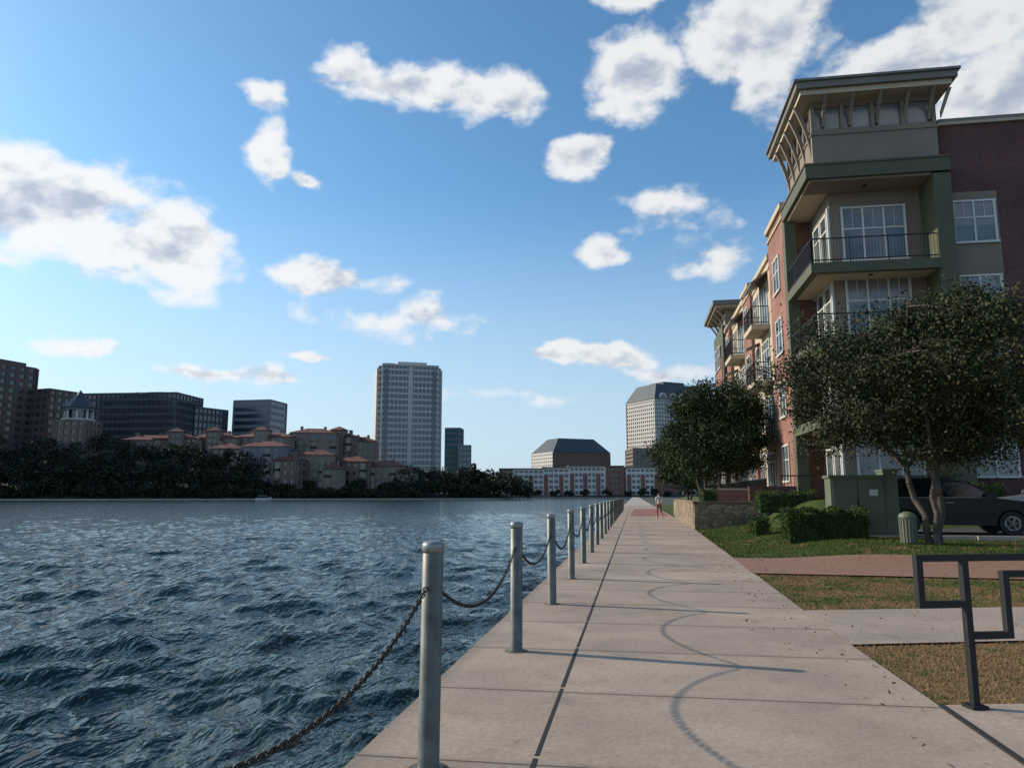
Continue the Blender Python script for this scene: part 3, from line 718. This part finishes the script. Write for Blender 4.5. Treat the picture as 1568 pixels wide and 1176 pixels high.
med(-190,395,12,22,15,29,7,6,'beige'); med(-176,398,12,22,15,30,7,6,'pinkb',turret=True); med(-158,405,5,24,16,31,8,7,'pinkb',turret=True); med(-132,408,-4,32,18,31.5,8,8,'beige',turret=True); med(-108,412,10,24,16,34,9,7,'beige'); med(-93,418,-12,16,16,32.5,8,4,'pinkb',turret=True); med(-84,426,20,11,16,30.5,7,3,'beige')
med(-124,383,-3,22,12,25,6,6,'offgrey'); med(-100,388,5,17,12,21,5,5,'beige'); med(-82,394,-4,16,12,18,4,4,'pinkb'); med(-67,402,8,18,12,16,4,5,'beige'); med(-144,383,4,14,12,24,6,4,'beige'); med(-111,378,-14,12,10,18,4,3,'pinkb'); med(-90,382,12,9,9,14,4,3,'beige')
med(-55,400,3,9,9,13,3,3,'offgrey',3)
# big white tower
b=tower('residential_tower',-73,520,15,38,30,89,22,14,10,'offw','dglass',.36,.5,finish=False)
for s in(-1,1):
    b['core_shafts'].box('offw',s*20.2-2.2,s*20.2+2.2,-11.5,11.5,0,87)
    for i in range(22): b['core_shafts'].box('dglass',s*20.2-1.1,s*20.2+1.1,-11.56,-11.52,i*4.04+1.9,i*4.04+3.6)
    b['core_shafts'].box('dglass',s*16.3-1.2,s*16.3+1.2,-15.5,-15.43,0,86)
b['core_shafts'].box('offw',-1.5,1.5,-15.9,-15.43,0,88)
b['roof'].box('offw',-8,12,-8,8,89.7,92.5); b['roof'].box('offgrey',-17,-10,-6,6,89.7,91.5); b.done()
tower('teal_glass_building',-43,560,-6,11,14,50,12,4,4,'offgrey','tglass',.3,.35); tower('teal_glass_building',-35.5,556,8,9,14,37,9,3,4,'offgrey','tglass',.3,.35)
# mansard office
b=tower('mansard_office_building',62,800,24,66,50,44,12,20,12,'offbrown','dglass',.5,1.2,finish=False)
hip(b,'slate',-33,33,-25,25,44.8,15,1,13)
b['walls'].box('offw',-33.9,-33.45,-25.4,25.4,0,45)
for i in range(12):
    for k in range(12): b['windows'].box('dglass',-33.98,-33.91,-24.5+k*4.15,-22.4+k*4.15,i*3.65+1.4,i*3.65+3)
b.done()
b=tower('arched_roof_tower',146,700,26,62,44,86,24,20,14,'offw','dglass',.45,1.2,finish=False)
hip(b,'slate',-31,31,-22,22,86.8,15,1,8)
for k in range(5):
    c=-22+k*11
    pts_=[(c+4.6*math.cos(t),86.8+6*math.sin(t)) for t in np.linspace(0,math.pi,9)]
    b['roof'].ext('offw',pts_,'y',-22.9,-20); b['roof'].ext('dglass',[(c+(p[0]-c)*.75,86.8+(p[1]-86.8)*.75) for p in pts_],'y',-23,-22.92)
b['penthouse'].box('slate',-12,12,-10,10,101.9,105); b.done()
tower('office_wing',126,680,4,40,30,42,12,12,6,'beige','dglass',.5,1)
tower('office_wing',186,700,10,40,30,60,16,12,6,'beige','dglass',.5,1)
for R,w,wm,h in((12,22,'whiter',20),(33,19,'whiter',21),(56,26,'whiter',22),(77,13,'brick2',22),(97,24,'whiter',21),(118,18,'brick2',20),(142,30,'whiter',20),(-3,12,'brick2',20)):
    b=tower('waterside_apartments',R,572,random.uniform(-3,3),w,16,h,5,max(3,int(w/3.2)),3,wm,'dglass',.44,.9,finish=False)
    for k in range(0,max(3,int(w/3.2)),3):
        c=-w/2+w*(k+.5)/max(3,int(w/3.2))
        b['balconies'].box('brick2',c-1.5,c+1.5,-8.9,-8.43,0,h*.78)
    b['roof'].box('roofmetal',-w/2-1,w/2+1,-9.3,9,h+.6,h+1.2); b.done()
# motor boat by the far bank
bx,by=PR(-113,345); Bt=Bld('motor_boat',(bx,by,-.85),AZ+.15); h_=Bt['hull']
h_.poly('trimw',[(-3.2,-1.1,0),(-3.2,1.1,0),(1.5,1.0,0),(3.4,0,.3),(1.5,-1.0,0),(-3.2,-1.25,1),(-3.2,1.25,1),(1.5,1.2,1.1),(3.9,0,1.35),(1.5,-1.2,1.1)],[(0,1,2,3,4),(5,6,7,8,9),(0,1,6,5),(1,2,7,6),(2,3,8,7),(3,4,9,8),(4,0,5,9)])
Bt['canopy'].box('trimw',-1.8,1.2,-.9,.9,2.0,2.1); Bt['windscreen'].box('dglass',.9,1.0,-.9,.9,1.1,1.9)
for a in(-1.7,1.1):
    for c_ in(-.8,.8): Bt['canopy'].tube('cap',(a,c_,1),(a,c_,2),.03,.03,5)
Bt.done()
# distant trees
def treemass(name,items,nper,ls,mats=('farA','farB','farC'),probs=(.45,.42,.13)):
    C=[]; mb=MB()
    for (R,F,zb,h,w) in items:
        x,y=PR(R,F); nl=random.randint(5,9)
        mb.tube('bark',(x,y,zb-1),(x,y,zb+h*.6),.35,.15,5,False)
        for k in range(nl):
            a=random.uniform(0,6.28); rr=w*.34*random.random()**.5; cx,cy=x+rr*math.cos(a),y+rr*math.sin(a); cz_=zb+h*random.uniform(.3,.82); r=w*random.uniform(.18,.32)
            n=nper//nl; d=np.random.normal(size=(n,3)); d/=np.linalg.norm(d,axis=1)[:,None]; d*=(np.random.uniform(.3,1,(n,1))**.4)*r*(1+.18*np.random.normal(size=(n,1)))
            C.append(np.array([cx,cy,cz_])+d*np.array([1,1,.85]))
    e=empty(name); mb.make('trunks',e,fix=False)
    leaves('foliage',np.concatenate(C),ls,list(mats),list(probs),e,aspect=.8)
it=[]
R=-335
while R<-126:
    k=1-.30*sm((R+185)/55)
    F=shoreF(R)+random.uniform(12,22); it.append((R,F,5,random.uniform(22,31)*k,random.uniform(12,17)))
    it.append((R+2,shoreF(R)+7,.8,random.uniform(13,21)*k,random.uniform(10,14)))
    it.append((R+1,shoreF(R)+3,.2,random.uniform(4,9)*k,random.uniform(8,11)))
    R+=random.uniform(4.5,7)
treemass('distant_trees',it,620,1.25,probs=(.40,.48,.12))
it=[]; R=-124
while R<-48:
    if random.random()<.8: it.append((R,shoreF(R)+random.uniform(3,12),.3,random.uniform(4,10),random.uniform(6,11)))
    it.append((R+1,shoreF(R)+2,.1,random.uniform(2,5),random.uniform(6,9)))
    R+=random.uniform(3,5.0)
R=-62
while R<6:
    F=shoreF(min(R,-11))+random.uniform(5,30); it.append((R,F,1,random.uniform(14,18.5)*(1-.35*sm((R+12)/18)),random.uniform(10,14)))
    it.append((R+1,shoreF(min(R,-11))+4,.3,random.uniform(6,10)*(1-.3*sm((R+12)/18)),random.uniform(8,12))); R+=random.uniform(2.2,4)
it.append((-20,415,1,21,9))
treemass('distant_trees',it,520,1.2)
it=[]
R=2
while R<150:
    it.append((R,shoreF(R)+random.uniform(3,9),.5,random.uniform(3,6),random.uniform(5,8))); R+=random.uniform(8,20)
for k in range(14): it.append((random.uniform(96,170),random.uniform(380,520),0,random.uniform(9,13),11))
treemass('distant_trees',it,260,1.3)
# ------------------------------------------------------------------ sky
w=bpy.data.worlds.new('World'); scene.world=w; w.use_nodes=True; nt=w.node_tree
for n in list(nt.nodes): nt.nodes.remove(n)
out=N(nt,'ShaderNodeOutputWorld'); STR=.13
sky=N(nt,'ShaderNodeTexSky',sky_type='NISHITA'); sky.sun_disc=False; sky.sun_elevation=math.radians(25.5); sky.sun_rotation=math.radians(-80); sky.air_density=1.0; sky.dust_density=1.2; sky.ozone_density=1.2; sky.altitude=100
tint=mixc(nt,1,sky.outputs[0],(.74,1.16,1.38),'MULTIPLY')
tc=N(nt,'ShaderNodeTexCoord'); D=tc.outputs['Generated']
sp=N(nt,'ShaderNodeSeparateXYZ'); nt.links.new(D,sp.inputs[0])
az=math_n(nt,'MULTIPLY',math_n(nt,'ARCTAN2',sp.outputs[0],sp.outputs[1]),57.2958); el=math_n(nt,'MULTIPLY',math_n(nt,'ARCSINE',sp.outputs[2]),57.2958)
hz=maprange(nt,el,0,24,.80,0,True)
hcol=mixc(nt,maprange(nt,az,-50,30,0,1),(.74/STR,.85/STR,.95/STR),(.50/STR,.66/STR,.84/STR))
skc=mixc(nt,hz,tint,hcol)
mpg=N(nt,'ShaderNodeMapping'); mpg.inputs['Scale'].default_value=(1,1,1.5); nt.links.new(D,mpg.inputs[0]); DV=mpg.outputs[0]
nw=N(nt,'ShaderNodeTexNoise'); nw.inputs['Scale'].default_value=9; nw.inputs['Detail'].default_value=3; nt.links.new(DV,nw.inputs['Vector'])
vm=N(nt,'ShaderNodeVectorMath',operation='SUBTRACT'); nt.links.new(nw.outputs['Color'],vm.inputs[0]); vm.inputs[1].default_value=(.5,.5,.5)
vs=N(nt,'ShaderNodeVectorMath',operation='MULTIPLY'); nt.links.new(vm.outputs[0],vs.inputs[0]); vs.inputs[1].default_value=(5,3.6,0)
cb=N(nt,'ShaderNodeCombineXYZ'); nt.links.new(az,cb.inputs[0]); nt.links.new(el,cb.inputs[1])
va=N(nt,'ShaderNodeVectorMath',operation='ADD'); nt.links.new(cb.outputs[0],va.inputs[0]); nt.links.new(vs.outputs[0],va.inputs[1]); AE=va.outputs[0]
BL=[(-17.5,29.6,7.0,2.3,1.1),(-11.0,29.8,4.5,2.0,1.0),(-21.5,30.3,3.6,1.9,.95),(1.2,30.1,4.4,3.4,1.15),(9.2,32.2,5.6,4.0,1.1),(10.6,28.2,3.2,2.3,.9),(-3.4,25.4,2.7,1.6,1.05),(3.9,21.3,5,2.3,.72),(6.7,17.3,4.0,1.6,.95),(-1.7,18.3,3.0,1.4,.9),
(-44,18.8,10,3.6,1.25),(-35.5,16.8,5.5,3.4,1.15),(-28,24.3,1.7,2.6,.95),(-25.7,22.9,2.0,1.0,.85),(-28.4,27.7,2.1,1.4,.72),(-23,16,5.2,1.5,1),(-18.5,13,8.5,2.1,.72),(19.2,28.4,6.5,1.9,1.05),(24.5,29.4,5.2,2.4,1.1),(25.6,25.1,5.2,3.2,1.1),
(-6.4,10.5,3.4,1.0,1.0),(-1.3,10.2,4.0,1.0,.95),(2.3,9.1,5.5,1.1,.72),(-39.7,10.2,3.2,.9,.8),(-30.1,8.8,7,.75,.88),(-24.4,10,2.4,.55,.88),(-8,7.4,14,1.2,.5),(.3,35.4,3.6,1.2,.85),(70,28,45,8,1),(170,25,35,8,1),(-130,28,25,7,1)]
acc=None
for a,e_,ra,re,s in BL:
    v1=N(nt,'ShaderNodeVectorMath',operation='MULTIPLY_ADD'); nt.links.new(AE,v1.inputs[0]); v1.inputs[1].default_value=(1/ra,1/re,0); v1.inputs[2].default_value=(-a/ra,-e_/re,0)
    v3=N(nt,'ShaderNodeVectorMath',operation='LENGTH'); nt.links.new(v1.outputs[0],v3.inputs[0])
    r=math_n(nt,'MULTIPLY_ADD',v3.outputs['Value'],-s/1.15,s*1.5/1.15)
    acc=r if acc is None else math_n(nt,'MAXIMUM',acc,r)
acc=math_n(nt,'MINIMUM',math_n(nt,'MAXIMUM',acc,0.0),1.3)
fb=noise(nt,DV,13,8,.56)
off_=N(nt,'ShaderNodeVectorMath',operation='ADD'); nt.links.new(DV,off_.inputs[0]); off_.inputs[1].default_value=(-.012,.0,.022)
fbs=noise(nt,off_.outputs[0],13,5,.52)
dens=math_n(nt,'ADD',acc,math_n(nt,'MULTIPLY',math_n(nt,'SUBTRACT',fb,.5),1.9))
gate=maprange(nt,acc,.0,.28,0,1)
al=math_n(nt,'MULTIPLY',maprange(nt,dens,.40,.88,0,1,True),gate)
lit=math_n(nt,'MULTIPLY',math_n(nt,'SUBTRACT',fb,fbs),4.6)
sh=math_n(nt,'SUBTRACT',maprange(nt,dens,.8,1.7,0,.9),lit)
ccol=mixc(nt,maprange(nt,sh,-.05,1.05,0,1,True),(.95,.96,.97),(.47,.54,.66))
sunb=maprange(nt,az,-60,30,1.12,.92); ccol=mixc(nt,1,ccol,sunb,'MULTIPLY')
cs=N(nt,'ShaderNodeVectorMath',operation='SCALE'); nt.links.new(ccol,cs.inputs[0]); cs.inputs['Scale'].default_value=.93/STR
fin=mixc(nt,math_n(nt,'MULTIPLY',al,.96),skc,cs.outputs[0])
bg=N(nt,'ShaderNodeBackground'); nt.links.new(fin,bg.inputs[0]); bg.inputs[1].default_value=STR
nt.links.new(bg.outputs[0],out.inputs[0])
# sun
sl=bpy.data.lights.new('sun','SUN'); sl.energy=4.8; sl.angle=math.radians(.53); sl.color=(1,.86,.69)
so=bpy.data.objects.new('sun',sl); COL.objects.link(so)
ba=math.radians(-80); ee=math.radians(25.5); sd=Vector((math.sin(ba)*math.cos(ee),math.cos(ba)*math.cos(ee),math.sin(ee)))
so.rotation_euler=(-sd).to_track_quat('-Z','Y').to_euler(); so.location=(-40,10,40)
# camera
cd=bpy.data.cameras.new('camera'); cam=bpy.data.objects.new('camera',cd); COL.objects.link(cam); scene.camera=cam
cd.sensor_width=36; cd.lens=26.4; cd.clip_end=6000; cd.clip_start=.05
cam.location=(0,0,1.5); cam.rotation_euler=(math.radians(98.4),0,AZ)
